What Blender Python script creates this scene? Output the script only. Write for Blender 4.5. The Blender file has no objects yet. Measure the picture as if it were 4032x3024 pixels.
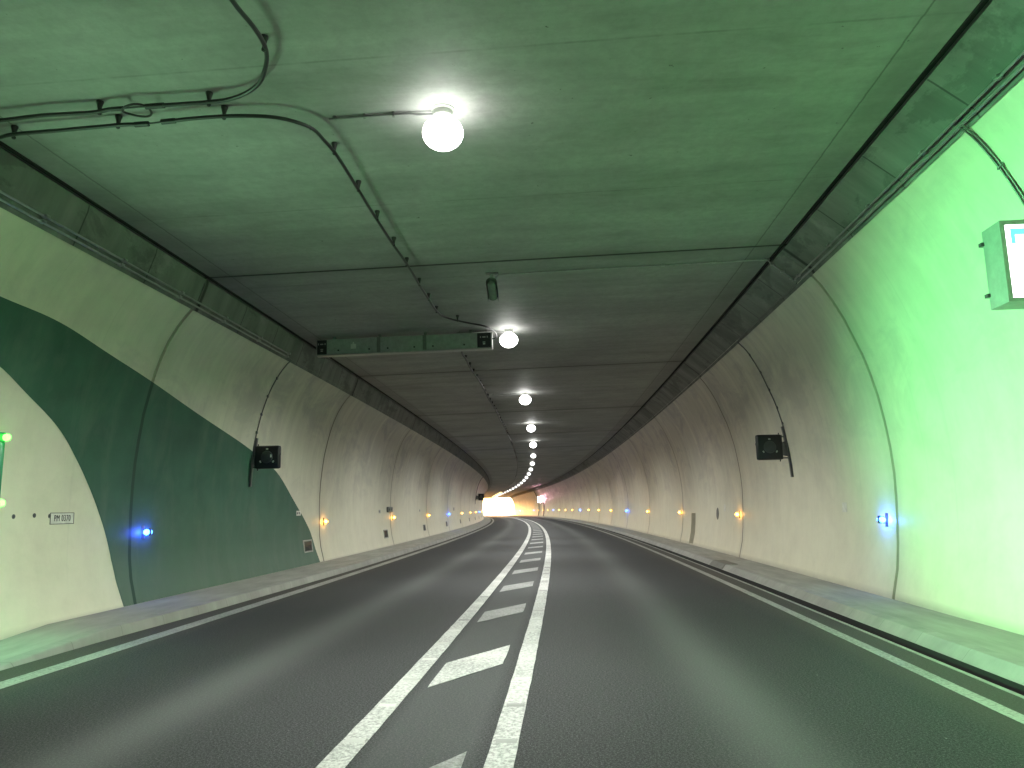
import bpy, bmesh, math, random
import numpy as np
from mathutils import Vector, Matrix
random.seed(7)
sc = bpy.context.scene
COL = sc.collection
R = math.radians
PI = math.pi

# ------------------------------------------------------------------ camera, world, sun, exposure
CAM_H = 1.54872
yaw, pitch, roll = -0.07407, 0.16221, -0.01767
_f = Vector((math.sin(yaw)*math.cos(pitch), math.cos(yaw)*math.cos(pitch), math.sin(pitch)))
_r = Vector((math.cos(yaw), -math.sin(yaw), 0.0))
_u = _r.cross(_f)
_r2 = math.cos(roll)*_r + math.sin(roll)*_u
_u2 = -math.sin(roll)*_r + math.cos(roll)*_u
cam_d = bpy.data.cameras.new('camera')
cam = bpy.data.objects.new('camera', cam_d)
COL.objects.link(cam)
cam.matrix_world = Matrix(((_r2.x, _u2.x, -_f.x, 0), (_r2.y, _u2.y, -_f.y, 0), (_r2.z, _u2.z, -_f.z, CAM_H), (0, 0, 0, 1)))
cam_d.sensor_width = 36.0
cam_d.lens = 36.0*3000.0/4032.0
cam_d.clip_start = 0.05
cam_d.clip_end = 6000
sc.camera = cam

SUN_AZ = R(8)      # the sun stands low and a little left of the way out
SUN_EL = R(14)
W = bpy.data.worlds.new('World')
sc.world = W
W.use_nodes = True
wn = W.node_tree
wn.nodes.clear()
sky = wn.nodes.new('ShaderNodeTexSky')
sky.sky_type = 'NISHITA'
sky.sun_disc = False
sky.sun_elevation = SUN_EL
sky.sun_rotation = -SUN_AZ
bg = wn.nodes.new('ShaderNodeBackground')
bg.inputs['Strength'].default_value = 0.10
wo = wn.nodes.new('ShaderNodeOutputWorld')
wn.links.new(sky.outputs[0], bg.inputs[0])
wn.links.new(bg.outputs[0], wo.inputs[0])

sl = bpy.data.lights.new('sun', 'SUN')
sl.energy = 4.0
sl.angle = R(0.5)
sl.color = (1.0, 0.86, 0.68)
so = bpy.data.objects.new('sun', sl)
COL.objects.link(so)
_sd = Vector((-math.sin(SUN_AZ)*math.cos(SUN_EL), math.cos(SUN_AZ)*math.cos(SUN_EL), math.sin(SUN_EL)))
so.rotation_euler = _sd.to_track_quat('Z', 'Y').to_euler()

sc.view_settings.view_transform = 'Standard'
sc.view_settings.look = 'None'
sc.view_settings.exposure = 1.5
sc.view_settings.gamma = 1
sc.view_settings.use_curve_mapping = False
sc.render.engine = 'CYCLES'
sc.cycles.use_light_tree = True
sc.cycles.max_bounces = 10
sc.cycles.diffuse_bounces = 6
sc.cycles.glossy_bounces = 4
sc.cycles.transmission_bounces = 4
sc.cycles.caustics_reflective = False
sc.cycles.caustics_refractive = False
sc.cycles.use_denoising = True
sc.cycles.sample_clamp_indirect = 4.0

# lamp strengths in one place
LAMP_W = 56.0
DOME_E = 6.0
GREEN_W = 170.0

# ------------------------------------------------------------------ the tunnel's axis: s along, u to the right, h up
K0, K1, K2, K3 = 0.00105, -0.0006, 0.001, -0.00054
G2, G3 = 0.01133, -0.04089
_S = np.arange(0, 420, 0.5)
_t = _S/100
_k = K0 + K1*_t + K2*_t**2 + K3*_t**3
_TH = np.concatenate([[0], np.cumsum((_k[1:]+_k[:-1])/2*0.5)])
_X = np.concatenate([[0], np.cumsum(-(np.sin(_TH[1:])+np.sin(_TH[:-1]))/2*0.5)])
_Y = np.concatenate([[0], np.cumsum((np.cos(_TH[1:])+np.cos(_TH[:-1]))/2*0.5)])
_Z = G2*_t**2 + G3*_t**3

def th(s):
    return float(np.interp(s, _S, _TH))

def P(s, u, h):
    t = th(s)
    return Vector((float(np.interp(s, _S, _X)) + u*math.cos(t),
                   float(np.interp(s, _S, _Y)) + min(s, 0.0) + u*math.sin(t),
                   float(np.interp(s, _S, _Z)) + h))

S0, S1 = -42.0, 244.0
JD = 9.718                                        # one lining bay
LJ = [11.8 + JD*n for n in range(-5, 24)]         # joints seen on the left wall
RJ = [12.05 + JD*n for n in range(-5, 24)]        # and on the right wall
CJ = [11.9 + JD*n for n in range(-5, 24)]         # and across the ceiling
LP = [(-6.66, -.30), (-6.658, -.04), (-6.716, .189), (-6.813, .575), (-6.858, .90), (-6.871, 1.212), (-6.882, 1.6), (-6.88, 1.984), (-6.862, 2.38), (-6.823, 2.756), (-6.77, 3.15), (-6.687, 3.528), (-6.61, 3.83), (-6.514, 4.107), (-6.41, 4.35), (-6.272, 4.59), (-6.14, 4.77), (-6.002, 4.927)]
RP = [(4.77, -.30), (4.778, -.06), (4.816, .156), (4.914, .565), (4.955, .93), (4.982, 1.306), (4.996, 1.65), (5.002, 1.989), (4.98, 2.38), (4.934, 2.769), (4.87, 3.17), (4.778, 3.549), (4.69, 3.84), (4.583, 4.104), (4.46, 4.42), (4.31, 4.719), (4.16, 4.97), (3.978, 5.206)]
CU0, CH0, CU1, CH1 = -5.80, 5.435, 3.50, 5.625

def ceil_h(u):
    return CH0 + (u-CU0)*(CH1-CH0)/(CU1-CU0)

def wall_u(side, h):
    prof = LP if side < 0 else RP
    return float(np.interp(h, [q[1] for q in prof], [q[0] for q in prof]))

# ------------------------------------------------------------------ materials
def nt(name):
    m = bpy.data.materials.new(name)
    m.use_nodes = True
    t = m.node_tree
    b = t.nodes['Principled BSDF']
    return m, t, b

class N:
    """small helper to write node graphs"""
    def __init__(s, t):
        s.t = t
    def new(s, k, **kw):
        n = s.t.nodes.new(k)
        for a, v in kw.items():
            setattr(n, a, v)
        return n
    def link(s, a, b):
        s.t.links.new(a, b)
    def put(s, inp, v):
        if isinstance(v, (int, float)):
            inp.default_value = v
        elif isinstance(v, tuple):
            inp.default_value = v if len(v) == 4 or inp.type == 'VECTOR' else (*v, 1)
        else:
            s.link(v, inp)
    def math(s, op, a, b=0.0, c=0.0, clamp=False):
        n = s.new('ShaderNodeMath', operation=op, use_clamp=clamp)
        s.put(n.inputs[0], a)
        s.put(n.inputs[1], b)
        s.put(n.inputs[2], c)
        return n.outputs[0]
    def uv(s):
        n = s.new('ShaderNodeUVMap')
        n.uv_map = 'UVMap'
        sp = s.new('ShaderNodeSeparateXYZ')
        s.link(n.outputs[0], sp.inputs[0])
        return n.outputs[0], sp.outputs[0], sp.outputs[1]
    def obj(s):
        return s.new('ShaderNodeTexCoord').outputs['Object']
    def scale(s, vec, sx, sy, sz=1.0, loc=(0, 0, 0)):
        n = s.new('ShaderNodeMapping')
        s.link(vec, n.inputs[0])
        n.inputs['Scale'].default_value = (sx, sy, sz)
        n.inputs['Location'].default_value = loc
        return n.outputs[0]
    def noise(s, vec, scale, detail=4, rough=.55, dist=0.0):
        n = s.new('ShaderNodeTexNoise')
        s.link(vec, n.inputs['Vector'])
        n.inputs['Scale'].default_value = scale
        n.inputs['Detail'].default_value = detail
        n.inputs['Roughness'].default_value = rough
        n.inputs['Distortion'].default_value = dist
        return n.outputs[0]
    def ramp(s, fac, stops, mode='LINEAR'):
        n = s.new('ShaderNodeValToRGB')
        n.color_ramp.interpolation = mode
        e = n.color_ramp.elements
        while len(e) > 1:
            e.remove(e[-1])
        e[0].position, e[0].color = stops[0][0], (*stops[0][1], 1)
        for p, c in stops[1:]:
            x = e.new(p)
            x.color = (*c, 1)
        s.put(n.inputs[0], fac)
        return n.outputs[0]
    def mix(s, fac, a, b, mode='MIX'):
        n = s.new('ShaderNodeMix', data_type='RGBA', blend_type=mode)
        s.put(n.inputs[0], fac)
        s.put(n.inputs[6], a)
        s.put(n.inputs[7], b)
        return n.outputs[2]
    def gauss(s, x, c, w):
        d = s.math('DIVIDE', s.math('SUBTRACT', x, c), w)
        return s.math('EXPONENT', s.math('MULTIPLY', s.math('MULTIPLY', d, d), -1.0))
    def near(s, x, c, w, soft):
        """1 within w of c, falling to 0 over soft"""
        d = s.math('ABSOLUTE', s.math('SUBTRACT', x, c))
        return s.math('SUBTRACT', 1.0, s.math('DIVIDE', s.math('SUBTRACT', d, w), soft), clamp=True)
    def period(s, x, c, d, w, soft):
        """1 near every c + n d"""
        q = s.math('PINGPONG', s.math('SUBTRACT', x, c), d/2)
        return s.math('SUBTRACT', 1.0, s.math('DIVIDE', s.math('SUBTRACT', q, w), soft), clamp=True)
    def bump(s, h, b, strength=.3, dist=.01):
        n = s.new('ShaderNodeBump')
        n.inputs['Strength'].default_value = strength
        n.inputs['Distance'].default_value = dist
        s.link(h, n.inputs['Height'])
        s.link(n.outputs[0], b.inputs['Normal'])

def wall_paint(name, jc, clean=1.0):
    m, t, b = nt(name)
    n = N(t)
    v, x, y = n.uv()
    big = n.noise(v, .35, 5, .6)
    mid = n.noise(n.scale(v, 1.6, 1.6), 1.0, 6, .65)
    streak = n.noise(n.scale(v, 2.6, .22), 1.0, 5, .6, .3)
    fine = n.noise(v, 38, 3, .6)
    c = n.ramp(mid, [(.25, (.66, .635, .49)), (.55, (.75, .725, .565)), (.8, (.79, .77, .61))])
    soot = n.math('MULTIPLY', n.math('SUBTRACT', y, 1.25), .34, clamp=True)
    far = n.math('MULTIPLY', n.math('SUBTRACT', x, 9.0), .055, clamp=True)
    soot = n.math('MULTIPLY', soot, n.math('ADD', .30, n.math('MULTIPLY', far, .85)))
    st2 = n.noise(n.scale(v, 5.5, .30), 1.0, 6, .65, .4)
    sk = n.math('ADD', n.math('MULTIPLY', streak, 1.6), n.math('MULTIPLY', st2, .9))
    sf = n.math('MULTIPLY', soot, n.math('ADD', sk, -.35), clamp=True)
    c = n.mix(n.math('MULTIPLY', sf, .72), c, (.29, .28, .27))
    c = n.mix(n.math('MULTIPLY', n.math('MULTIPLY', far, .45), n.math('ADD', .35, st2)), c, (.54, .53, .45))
    blo = n.ramp(n.noise(n.scale(v, .55, .8), 1.0, 8, .7, .8), [(.50, (0, 0, 0)), (.60, (1, 1, 1))])
    c = n.mix(n.math('MULTIPLY', n.math('MULTIPLY', blo, soot), .55), c, (.30, .285, .29))
    run = n.ramp(n.noise(n.scale(v, 9.0, .12), 1.0, 5, .6, .2), [(.62, (0, 0, 0)), (.72, (1, 1, 1))])
    c = n.mix(n.math('MULTIPLY', run, n.math('ADD', .10, n.math('MULTIPLY', soot, .5))), c, (.30, .29, .25))
    sp = n.ramp(n.noise(v, 13, 5, .7), [(.715, (0, 0, 0)), (.74, (1, 1, 1))])
    c = n.mix(n.math('MULTIPLY', sp, .6), c, (.25, .25, .2))
    c = n.mix(n.math('MULTIPLY', n.period(x, jc, JD, .018, .035), .85), c, (.12, .11, .09))
    c = n.mix(n.math('MULTIPLY', n.period(x, jc, JD, .03, .30), n.math('MULTIPLY', streak, .45)), c, (.33, .31, .25))
    low = n.math('SUBTRACT', 1.0, n.math('DIVIDE', n.math('SUBTRACT', y, .14), .10), clamp=True)
    c = n.mix(n.math('MULTIPLY', low, n.math('MULTIPLY', mid, .9)), c, (.26, .24, .19))
    n.link(c, b.inputs['Base Color'])
    rr = n.math('ADD', n.math('MULTIPLY', streak, .45), .27)
    n.link(rr, b.inputs['Roughness'])
    b.inputs['Specular IOR Level'].default_value = .38
    n.bump(n.math('ADD', n.math('MULTIPLY', fine, .12), n.math('MULTIPLY', mid, 1.2)), b, .28, .02)
    return m

def green_paint():
    m, t, b = nt('green_paint')
    n = N(t)
    v, x, y = n.uv()
    mid = n.noise(v, 1.3, 5, .6)
    c = n.ramp(mid, [(.25, (.030, .086, .058)), (.7, (.046, .122, .086))])
    low = n.math('SUBTRACT', 1.0, n.math('DIVIDE', n.math('SUBTRACT', y, .15), 1.9), clamp=True)
    c = n.mix(n.math('MULTIPLY', low, .45), c, (.16, .20, .15))
    dust = n.ramp(n.noise(n.scale(v, 1.6, .5), 1.0, 8, .7, .4), [(.48, (0, 0, 0)), (.70, (1, 1, 1))])
    c = n.mix(n.math('MULTIPLY', dust, .28), c, (.17, .20, .16))
    sc_ = n.ramp(n.noise(v, 15, 5, .7), [(.70, (0, 0, 0)), (.73, (1, 1, 1))])
    c = n.mix(n.math('MULTIPLY', sc_, .35), c, (.25, .27, .22))
    c = n.mix(n.near(x, 11.8, .036, .012), c, (.018, .055, .036))
    n.link(c, b.inputs['Base Color'])
    b.inputs['Roughness'].default_value = .6
    b.inputs['Specular IOR Level'].default_value = .3
    n.bump(n.noise(v, 38, 3, .6), b, .15, .004)
    return m

def concrete(name, dark, light, sc_=1.0, rough=.85, obj=False, bump=.4, joint=None, jw=.01, streaky=(1, 1), blot=0.0):
    m, t, b = nt(name)
    n = N(t)
    if obj:
        v = n.obj()
    else:
        v, x, y = n.uv()
    a = n.noise(n.scale(v, streaky[0], streaky[1]), .9*sc_, 8, .62)
    f = n.noise(v, 45*sc_, 3, .7)
    c = n.ramp(a, [(.28, dark), (.72, light)])
    s2 = n.ramp(n.noise(v, 6.5*sc_, 8, .8), [(.66, (0, 0, 0)), (.72, (1, 1, 1))])
    c = n.mix(n.math('MULTIPLY', s2, .5), c, tuple(q*.35 for q in dark))
    c = n.mix(n.math('MULTIPLY', f, .25), c, tuple(q*.7 for q in light))
    if blot:
        wet = n.ramp(n.noise(n.scale(v, .55, 1.4), 1.0, 9, .68, .5), [(.53, (0, 0, 0)), (.57, (1, 1, 1))])
        c = n.mix(n.math('MULTIPLY', wet, blot), c, tuple(q*.42 for q in dark))
        pale = n.ramp(n.noise(n.scale(v, 1.1, 2.0, loc=(9, 4, 0)), 1.0, 8, .7, .4), [(.58, (0, 0, 0)), (.66, (1, 1, 1))])
        c = n.mix(n.math('MULTIPLY', pale, .35), c, tuple(q*1.35 for q in light))
    if joint:
        for (jc, jd, w, k) in joint:
            c = n.mix(n.math('MULTIPLY', n.period(x, jc, jd, w, w*1.2), k), c, tuple(q*.22 for q in dark))
    n.link(c, b.inputs['Base Color'])
    b.inputs['Roughness'].default_value = rough
    n.bump(n.math('ADD', n.math('MULTIPLY', f, .25), a), b, bump, .02)
    return m

def ceiling_mat():
    m, t, b = nt('ceiling_concrete')
    n = N(t)
    v, x, y = n.uv()
    board = n.noise(n.scale(v, 2.2, .32), 1.0, 7, .62, .2)
    cloud = n.noise(v, .5, 6, .62)
    f = n.noise(v, 42, 3, .7)
    c = n.ramp(n.math('ADD', n.math('MULTIPLY', board, .5), n.math('MULTIPLY', cloud, .5)), [(.36, (.200, .207, .198)), (.5, (.275, .283, .268)), (.64, (.345, .352, .333))])
    mot = n.noise(v, 7.5, 8, .72)
    c = n.mix(n.ramp(mot, [(.40, (.20, .20, .20)), (.58, (0, 0, 0))]), c, (.13, .132, .125))
    drip = n.ramp(n.noise(n.scale(v, .8, .35, loc=(3, 1, 0)), 1.0, 7, .65, .6), [(.56, (0, 0, 0)), (.66, (1, 1, 1))])
    c = n.mix(n.math('MULTIPLY', drip, .28), c, (.13, .13, .115))
    # pits and rust specks
    s2 = n.ramp(n.noise(v, 9, 4, .6), [(.70, (0, 0, 0)), (.725, (1, 1, 1))])
    c = n.mix(n.math('MULTIPLY', s2, .7), c, (.045, .045, .04))
    # day joints, faint formwork seams between them, a longitudinal seam near each edge
    c = n.mix(n.math('MULTIPLY', n.period(x, CJ[0], JD, .020, .03), .9), c, (.025, .025, .023))
    c = n.mix(n.math('MULTIPLY', n.period(x, CJ[0], JD, .05, .35), .30), c, (.08, .078, .07))
    wob = n.math('ADD', x, n.math('MULTIPLY', n.math('SUBTRACT', board, .5), .05))
    br = n.math('MULTIPLY', n.math('SUBTRACT', n.noise(v, 1.3, 4, .6), .35), 2.2, clamp=True)
    seam = n.math('MULTIPLY', n.period(wob, 9.35, 3.24, .006, .016), br)
    c = n.mix(n.math('MULTIPLY', seam, .65), c, (.07, .07, .065))
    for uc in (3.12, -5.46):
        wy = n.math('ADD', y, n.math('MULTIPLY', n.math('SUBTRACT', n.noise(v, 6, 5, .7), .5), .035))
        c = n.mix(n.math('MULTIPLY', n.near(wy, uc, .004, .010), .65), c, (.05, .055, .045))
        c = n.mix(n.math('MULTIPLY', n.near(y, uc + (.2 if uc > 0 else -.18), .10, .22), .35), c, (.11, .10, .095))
    n.link(c, b.inputs['Base Color'])
    n.link(n.math('ADD', n.math('MULTIPLY', board, .3), .50), b.inputs['Roughness'])
    b.inputs['Specular IOR Level'].default_value = .3
    n.bump(n.math('ADD', n.math('MULTIPLY', f, .12), board), b, .3, .02)
    return m

def asphalt():
    m, t, b = nt('asphalt')
    n = N(t)
    v, x, y = n.uv()
    gr = n.math('ADD', n.math('MULTIPLY', n.noise(v, 150, 2, .8), .55), n.math('MULTIPLY', n.noise(v, 55, 2, .8), .45))
    g2 = n.noise(v, 42, 3, .75)
    cl = n.noise(n.scale(v, .35, 1.0), .9, 5, .6)
    c = n.ramp(gr, [(.38, (.011, .0115, .0125)), (.50, (.030, .031, .033)), (.62, (.115, .116, .117))])
    band = n.math('ADD', n.gauss(y, -3.2, .35), n.gauss(y, 1.30, .35))
    band = n.math('MULTIPLY', band, n.math('ADD', .35, n.math('MULTIPLY', cl, .75)))
    c = n.mix(n.math('MULTIPLY', n.math('MULTIPLY', band, n.math('ADD', .45, g2)), .62), c, (.165, .17, .165))
    mid = n.near(y, -1.0, .30, .12)
    c = n.mix(n.math('MULTIPLY', mid, .40), c, (.095, .10, .10))
    edge = n.math('ADD', n.near(y, -5.65, .34, .35), n.near(y, 3.45, .35, .35), clamp=True)
    c = n.mix(n.math('MULTIPLY', edge, .60), c, (.082, .076, .064))
    oil = n.math('MULTIPLY', n.math('SUBTRACT', cl, .45), 2.5, clamp=True)
    c = n.mix(n.math('MULTIPLY', oil, .28), c, (.022, .022, .022))
    fk = n.ramp(n.noise(v, 70, 2, .6), [(.665, (0, 0, 0)), (.70, (1, 1, 1))])
    c = n.mix(n.math('MULTIPLY', fk, .65), c, (.20, .20, .195))
    # chips and scuffs
    fl = n.ramp(n.noise(n.scale(v, .9, 1.6), 7.5, 3, .5), [(.775, (0, 0, 0)), (.79, (1, 1, 1))])
    c = n.mix(n.math('MULTIPLY', fl, .8), c, (.30, .30, .29))
    n.link(c, b.inputs['Base Color'])
    n.link(n.math('ADD', .62, n.math('MULTIPLY', g2, .3)), b.inputs['Roughness'])
    b.inputs['Specular IOR Level'].default_value = .22
    n.bump(n.math('ADD', gr, g2), b, .55, .006)
    return m

def road_paint(name, col, dirt):
    m, t, b = nt(name)
    n = N(t)
    v, x, y = n.uv()
    a = n.noise(v, 26, 5, .75)
    g = n.noise(v, 120, 2, .7)
    k = n.noise(v, 1.1, 4, .6)
    c = n.ramp(g, [(.3, tuple(q*.82 for q in col)), (.7, col)])
    c = n.mix(n.ramp(n.math('ADD', a, n.math('MULTIPLY', k, dirt*.5)), [(.60+.1*(1-dirt), (0, 0, 0)), (.80, (dirt, dirt, dirt))]), c, (.13, .13, .125))
    n.link(c, b.inputs['Base Color'])
    b.inputs['Roughness'].default_value = .6
    n.bump(g, b, .35, .004)
    return m

def simple(name, col, rough=.5, metal=0.0, noise=.12, scale=9.0, spec=.5):
    m, t, b = nt(name)
    n = N(t)
    a = n.noise(n.obj(), scale, 5, .65)
    c = n.ramp(a, [(.3, tuple(q*(1-noise*1.6) for q in col)), (.7, tuple(min(1, q*(1+noise)) for q in col))])
    n.link(c, b.inputs['Base Color'])
    n.link(n.math('ADD', n.math('MULTIPLY', a, .25), max(0, rough-.12)), b.inputs['Roughness'])
    b.inputs['Metallic'].default_value = metal
    b.inputs['Specular IOR Level'].default_value = spec
    return m

def emit(name, col, strength):
    m, t, b = nt(name)
    b.inputs['Base Color'].default_value = (*[min(1, q*.6+.1) for q in col], 1)
    b.inputs['Emission Color'].default_value = (*col, 1)
    b.inputs['Emission Strength'].default_value = strength
    b.inputs['Roughness'].default_value = .25
    return m

M = {}
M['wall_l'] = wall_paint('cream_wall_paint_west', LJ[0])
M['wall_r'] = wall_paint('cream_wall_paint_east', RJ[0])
M['green'] = green_paint()
M['ceil'] = ceiling_mat()
M['beam'] = concrete('beam_concrete', (.105, .110, .102), (.25, .255, .235), 1.3, .85, joint=[(11.9, JD, .03, .85), (11.9, JD/6, .008, .7)], streaky=(1.8, .5), blot=.38)
M['rock'] = concrete('outer_concrete', (.16, .155, .14), (.30, .29, .26), .5, obj=True)
M['kerb'] = concrete('kerb_concrete', (.22, .217, .20), (.36, .352, .32), 2.2, .85, joint=[(10.0, 1.0, .003, .35)])
M['pave'] = concrete('pavement_concrete', (.225, .222, .198), (.375, .37, .33), 2.0, .85, streaky=(.4, 1.6))
M['damp'] = concrete('damp_concrete', (.10, .098, .08), (.17, .165, .14), 3.0, .7, obj=True)
M['niche'] = concrete('niche_concrete', (.46, .44, .36), (.60, .57, .46), 1.5, .8, obj=True)
M['asphalt'] = asphalt()
M['paint'] = road_paint('white_road_paint', (.62, .62, .59), .75)
M['paint_e'] = road_paint('worn_road_paint', (.42, .42, .385), .8)
M['paint_h'] = road_paint('grey_hatch_paint', (.34, .35, .335), .9)
M['void'] = simple('dark_slot', (.010, .010, .009), .9)
M['cable'] = simple('black_cable', (.012, .013, .013), .45)
M['steel'] = simple('galvanised_steel', (.36, .37, .36), .42, .75)
M['dsteel'] = simple('dull_steel', (.16, .165, .16), .5, .5)
M['ggrey'] = simple('grey_green_enamel', (.27, .30, .275), .4)
M['camgrey'] = simple('weathered_grey_enamel', (.17, .18, .17), .6, spec=.2)
M['black'] = simple('black_enamel', (.010, .011, .013), .38)
M['char'] = simple('charcoal_plastic', (.05, .052, .056), .4)
M['label'] = simple('pale_label', (.55, .55, .52), .5)
M['plate'] = simple('pale_plate', (.70, .69, .62), .5)
M['ink'] = simple('black_ink', (.02, .022, .02), .6)
M['greyp'] = simple('grey_plastic', (.36, .37, .34), .5)
M['ground'] = concrete('dry_ground', (.20, .17, .11), (.34, .30, .20), .05, .95, obj=True)
M['dome'] = emit('lit_lamp_glass', (1.0, .99, .95), DOME_E)
M['dome_far'] = emit('lit_far_lamp_glass', (1.0, .99, .95), .9)
M['dome_warm'] = emit('lit_warm_lamp_glass', (1.0, .62, .25), 1.1)
M['blue'] = emit('lit_blue_lens', (.03, .16, 1.0), 9.0)
M['orange'] = emit('lit_orange_lens', (1.0, .42, .05), 8.0)
M['led'] = emit('lit_green_lens', (.10, 1.0, .06), 3.0)
M['panel'] = emit('lit_sign_face', (1.0, 1.0, 1.0), 2.2)
M['cyan'] = emit('lit_cyan_line', (.16, .74, .80), .36)
M['farsign'] = emit('lit_far_sign', (1.0, .46, .58), 42.0)
M['gdoor'] = emit('glowing_green_door_paint', (.01, .22, .07), .10)  # door paint with a faint glow added to its green
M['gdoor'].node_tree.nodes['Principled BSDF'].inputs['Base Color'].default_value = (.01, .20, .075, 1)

# ------------------------------------------------------------------ building helpers
def link_mesh(name, me, mats, parent=None):
    o = bpy.data.objects.new(name, me)
    COL.objects.link(o)
    for m in (mats if isinstance(mats, (list, tuple)) else [mats]):
        me.materials.append(m)
    if parent is not None:
        o.parent = parent
    return o

def finish(name, bm, mats, parent=None, smooth=True, angle=35):
    me = bpy.data.meshes.new(name)
    bmesh.ops.recalc_face_normals(bm, faces=bm.faces[:])
    bm.to_mesh(me)
    bm.free()
    if smooth:
        for p in me.polygons:
            p.use_smooth = True
        try:
            me.set_sharp_from_angle(angle=R(angle))
        except Exception:
            pass
    return link_mesh(name, me, mats, parent)

def tag(o, label=None, cat=None, group=None, kind=None):
    if label:
        o['label'] = label
    if cat:
        o['category'] = cat
    if group:
        o['group'] = group
    if kind:
        o['kind'] = kind
    return o

def empty(name, mat, label, cat, group=None):
    o = bpy.data.objects.new(name, None)
    o.empty_display_size = .1
    COL.objects.link(o)
    o.matrix_world = mat
    return tag(o, label, cat, group)

def frame(s, u, h):
    """upright frame: x to the right, y along the tunnel, z up"""
    return Matrix.Translation(P(s, u, h)) @ Matrix.Rotation(th(s), 4, 'Z')

def wall_frame(side, s, h):
    """frame lying on a wall: x out of the wall, z up the wall"""
    u = wall_u(side, h)
    du = wall_u(side, h+.1) - wall_u(side, h-.1)
    tilt = math.atan2(du, .2)
    t = th(s)
    right = Vector((math.cos(t), math.sin(t), 0))
    fwd = Vector((-math.sin(t), math.cos(t), 0))
    up = (Vector((0, 0, 1))*math.cos(tilt) + right*math.sin(tilt)).normalized()
    nrm = (right*math.cos(tilt) - Vector((0, 0, 1))*math.sin(tilt))*(1 if side < 0 else -1)
    y = up.cross(nrm)
    o = P(s, u, h)
    return Matrix(((nrm.x, y.x, up.x, o.x), (nrm.y, y.y, up.y, o.y), (nrm.z, y.z, up.z, o.z), (0, 0, 0, 1)))

def box(bm, x0, x1, y0, y1, z0, z1, bev=0.0, seg=2, mat=0):
    vs = [bm.verts.new((x, y, z)) for x in (x0, x1) for y in (y0, y1) for z in (z0, z1)]
    idx = [(0, 1, 3, 2), (4, 6, 7, 5), (0, 4, 5, 1), (2, 3, 7, 6), (0, 2, 6, 4), (1, 5, 7, 3)]
    fs = [bm.faces.new([vs[i] for i in q]) for q in idx]
    for f in fs:
        f.material_index = mat
    if bev > 0:
        es = list({e for f in fs for e in f.edges})
        r = bmesh.ops.bevel(bm, geom=es, offset=bev, segments=seg, affect='EDGES', profile=.5)
        for f in r['faces']:
            f.material_index = mat
    return vs

def tube(bm, pts, r, n=8, cap=True):
    pts = [Vector(p) for p in pts]
    rings = []
    prev = None
    for i, p in enumerate(pts):
        d = (pts[min(i+1, len(pts)-1)] - pts[max(i-1, 0)]).normalized()
        if prev is None:
            a = Vector((0, 0, 1)) if abs(d.z) < .9 else Vector((1, 0, 0))
            prev = d.cross(a).normalized()
        prev = (prev - d*prev.dot(d)).normalized()
        b = d.cross(prev)
        rr = r[i] if isinstance(r, (list, tuple)) else r
        rings.append([bm.verts.new(p + (prev*math.cos(2*PI*k/n) + b*math.sin(2*PI*k/n))*rr) for k in range(n)])
    for a, b in zip(rings, rings[1:]):
        for k in range(n):
            bm.faces.new((a[k], a[(k+1) % n], b[(k+1) % n], b[k]))
    if cap:
        bm.faces.new(rings[0][::-1])
        bm.faces.new(rings[-1])

def smooth_path(pts, step=4):
    """Catmull-Rom through pts"""
    pts = [Vector(p) for p in pts]
    q = [pts[0]*2-pts[1]] + pts + [pts[-1]*2-pts[-2]]
    out = []
    for i in range(1, len(q)-2):
        for k in range(step):
            t = k/step
            out.append(.5*((2*q[i]) + (q[i+1]-q[i-1])*t + (2*q[i-1]-5*q[i]+4*q[i+1]-q[i+2])*t*t + (3*q[i]-q[i-1]-3*q[i+1]+q[i+2])*t**3))
    out.append(pts[-1])
    return out

def lathe(bm, prof, n=24, axis='z', centre=(0, 0, 0), mat=0):
    cx, cy, cz = centre
    rings = []
    for r, z in prof:
        ring = []
        for k in range(n):
            a = 2*PI*k/n
            if axis == 'z':
                c = (cx+r*math.cos(a), cy+r*math.sin(a), cz+z)
            elif axis == 'x':
                c = (cx+z, cy+r*math.cos(a), cz+r*math.sin(a))
            else:
                c = (cx+r*math.cos(a), cy+z, cz+r*math.sin(a))
            ring.append(bm.verts.new(c))
        rings.append(ring)
    fs = []
    for a, b in zip(rings, rings[1:]):
        for k in range(n):
            fs.append(bm.faces.new((a[k], a[(k+1) % n], b[(k+1) % n], b[k])))
    fs.append(bm.faces.new(rings[0]))
    fs.append(bm.faces.new(rings[-1][::-1]))
    for f in fs:
        f.material_index = mat

def s_list(extra=(), a=None, b=None):
    a = S0 if a is None else a
    b = S1 if b is None else b
    v = {a, b}
    x = a
    while x < b:
        v.add(round(x, 3))
        x += .5 if 0 < x < 30 else (1.0 if x < 80 else 2.0)
    for e in extra:
        if a < e < b:
            v.add(round(e, 4))
    out = []
    for x in sorted(v):
        if out and x-out[-1] < .0045:
            continue
        out.append(x)
    return out

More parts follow.
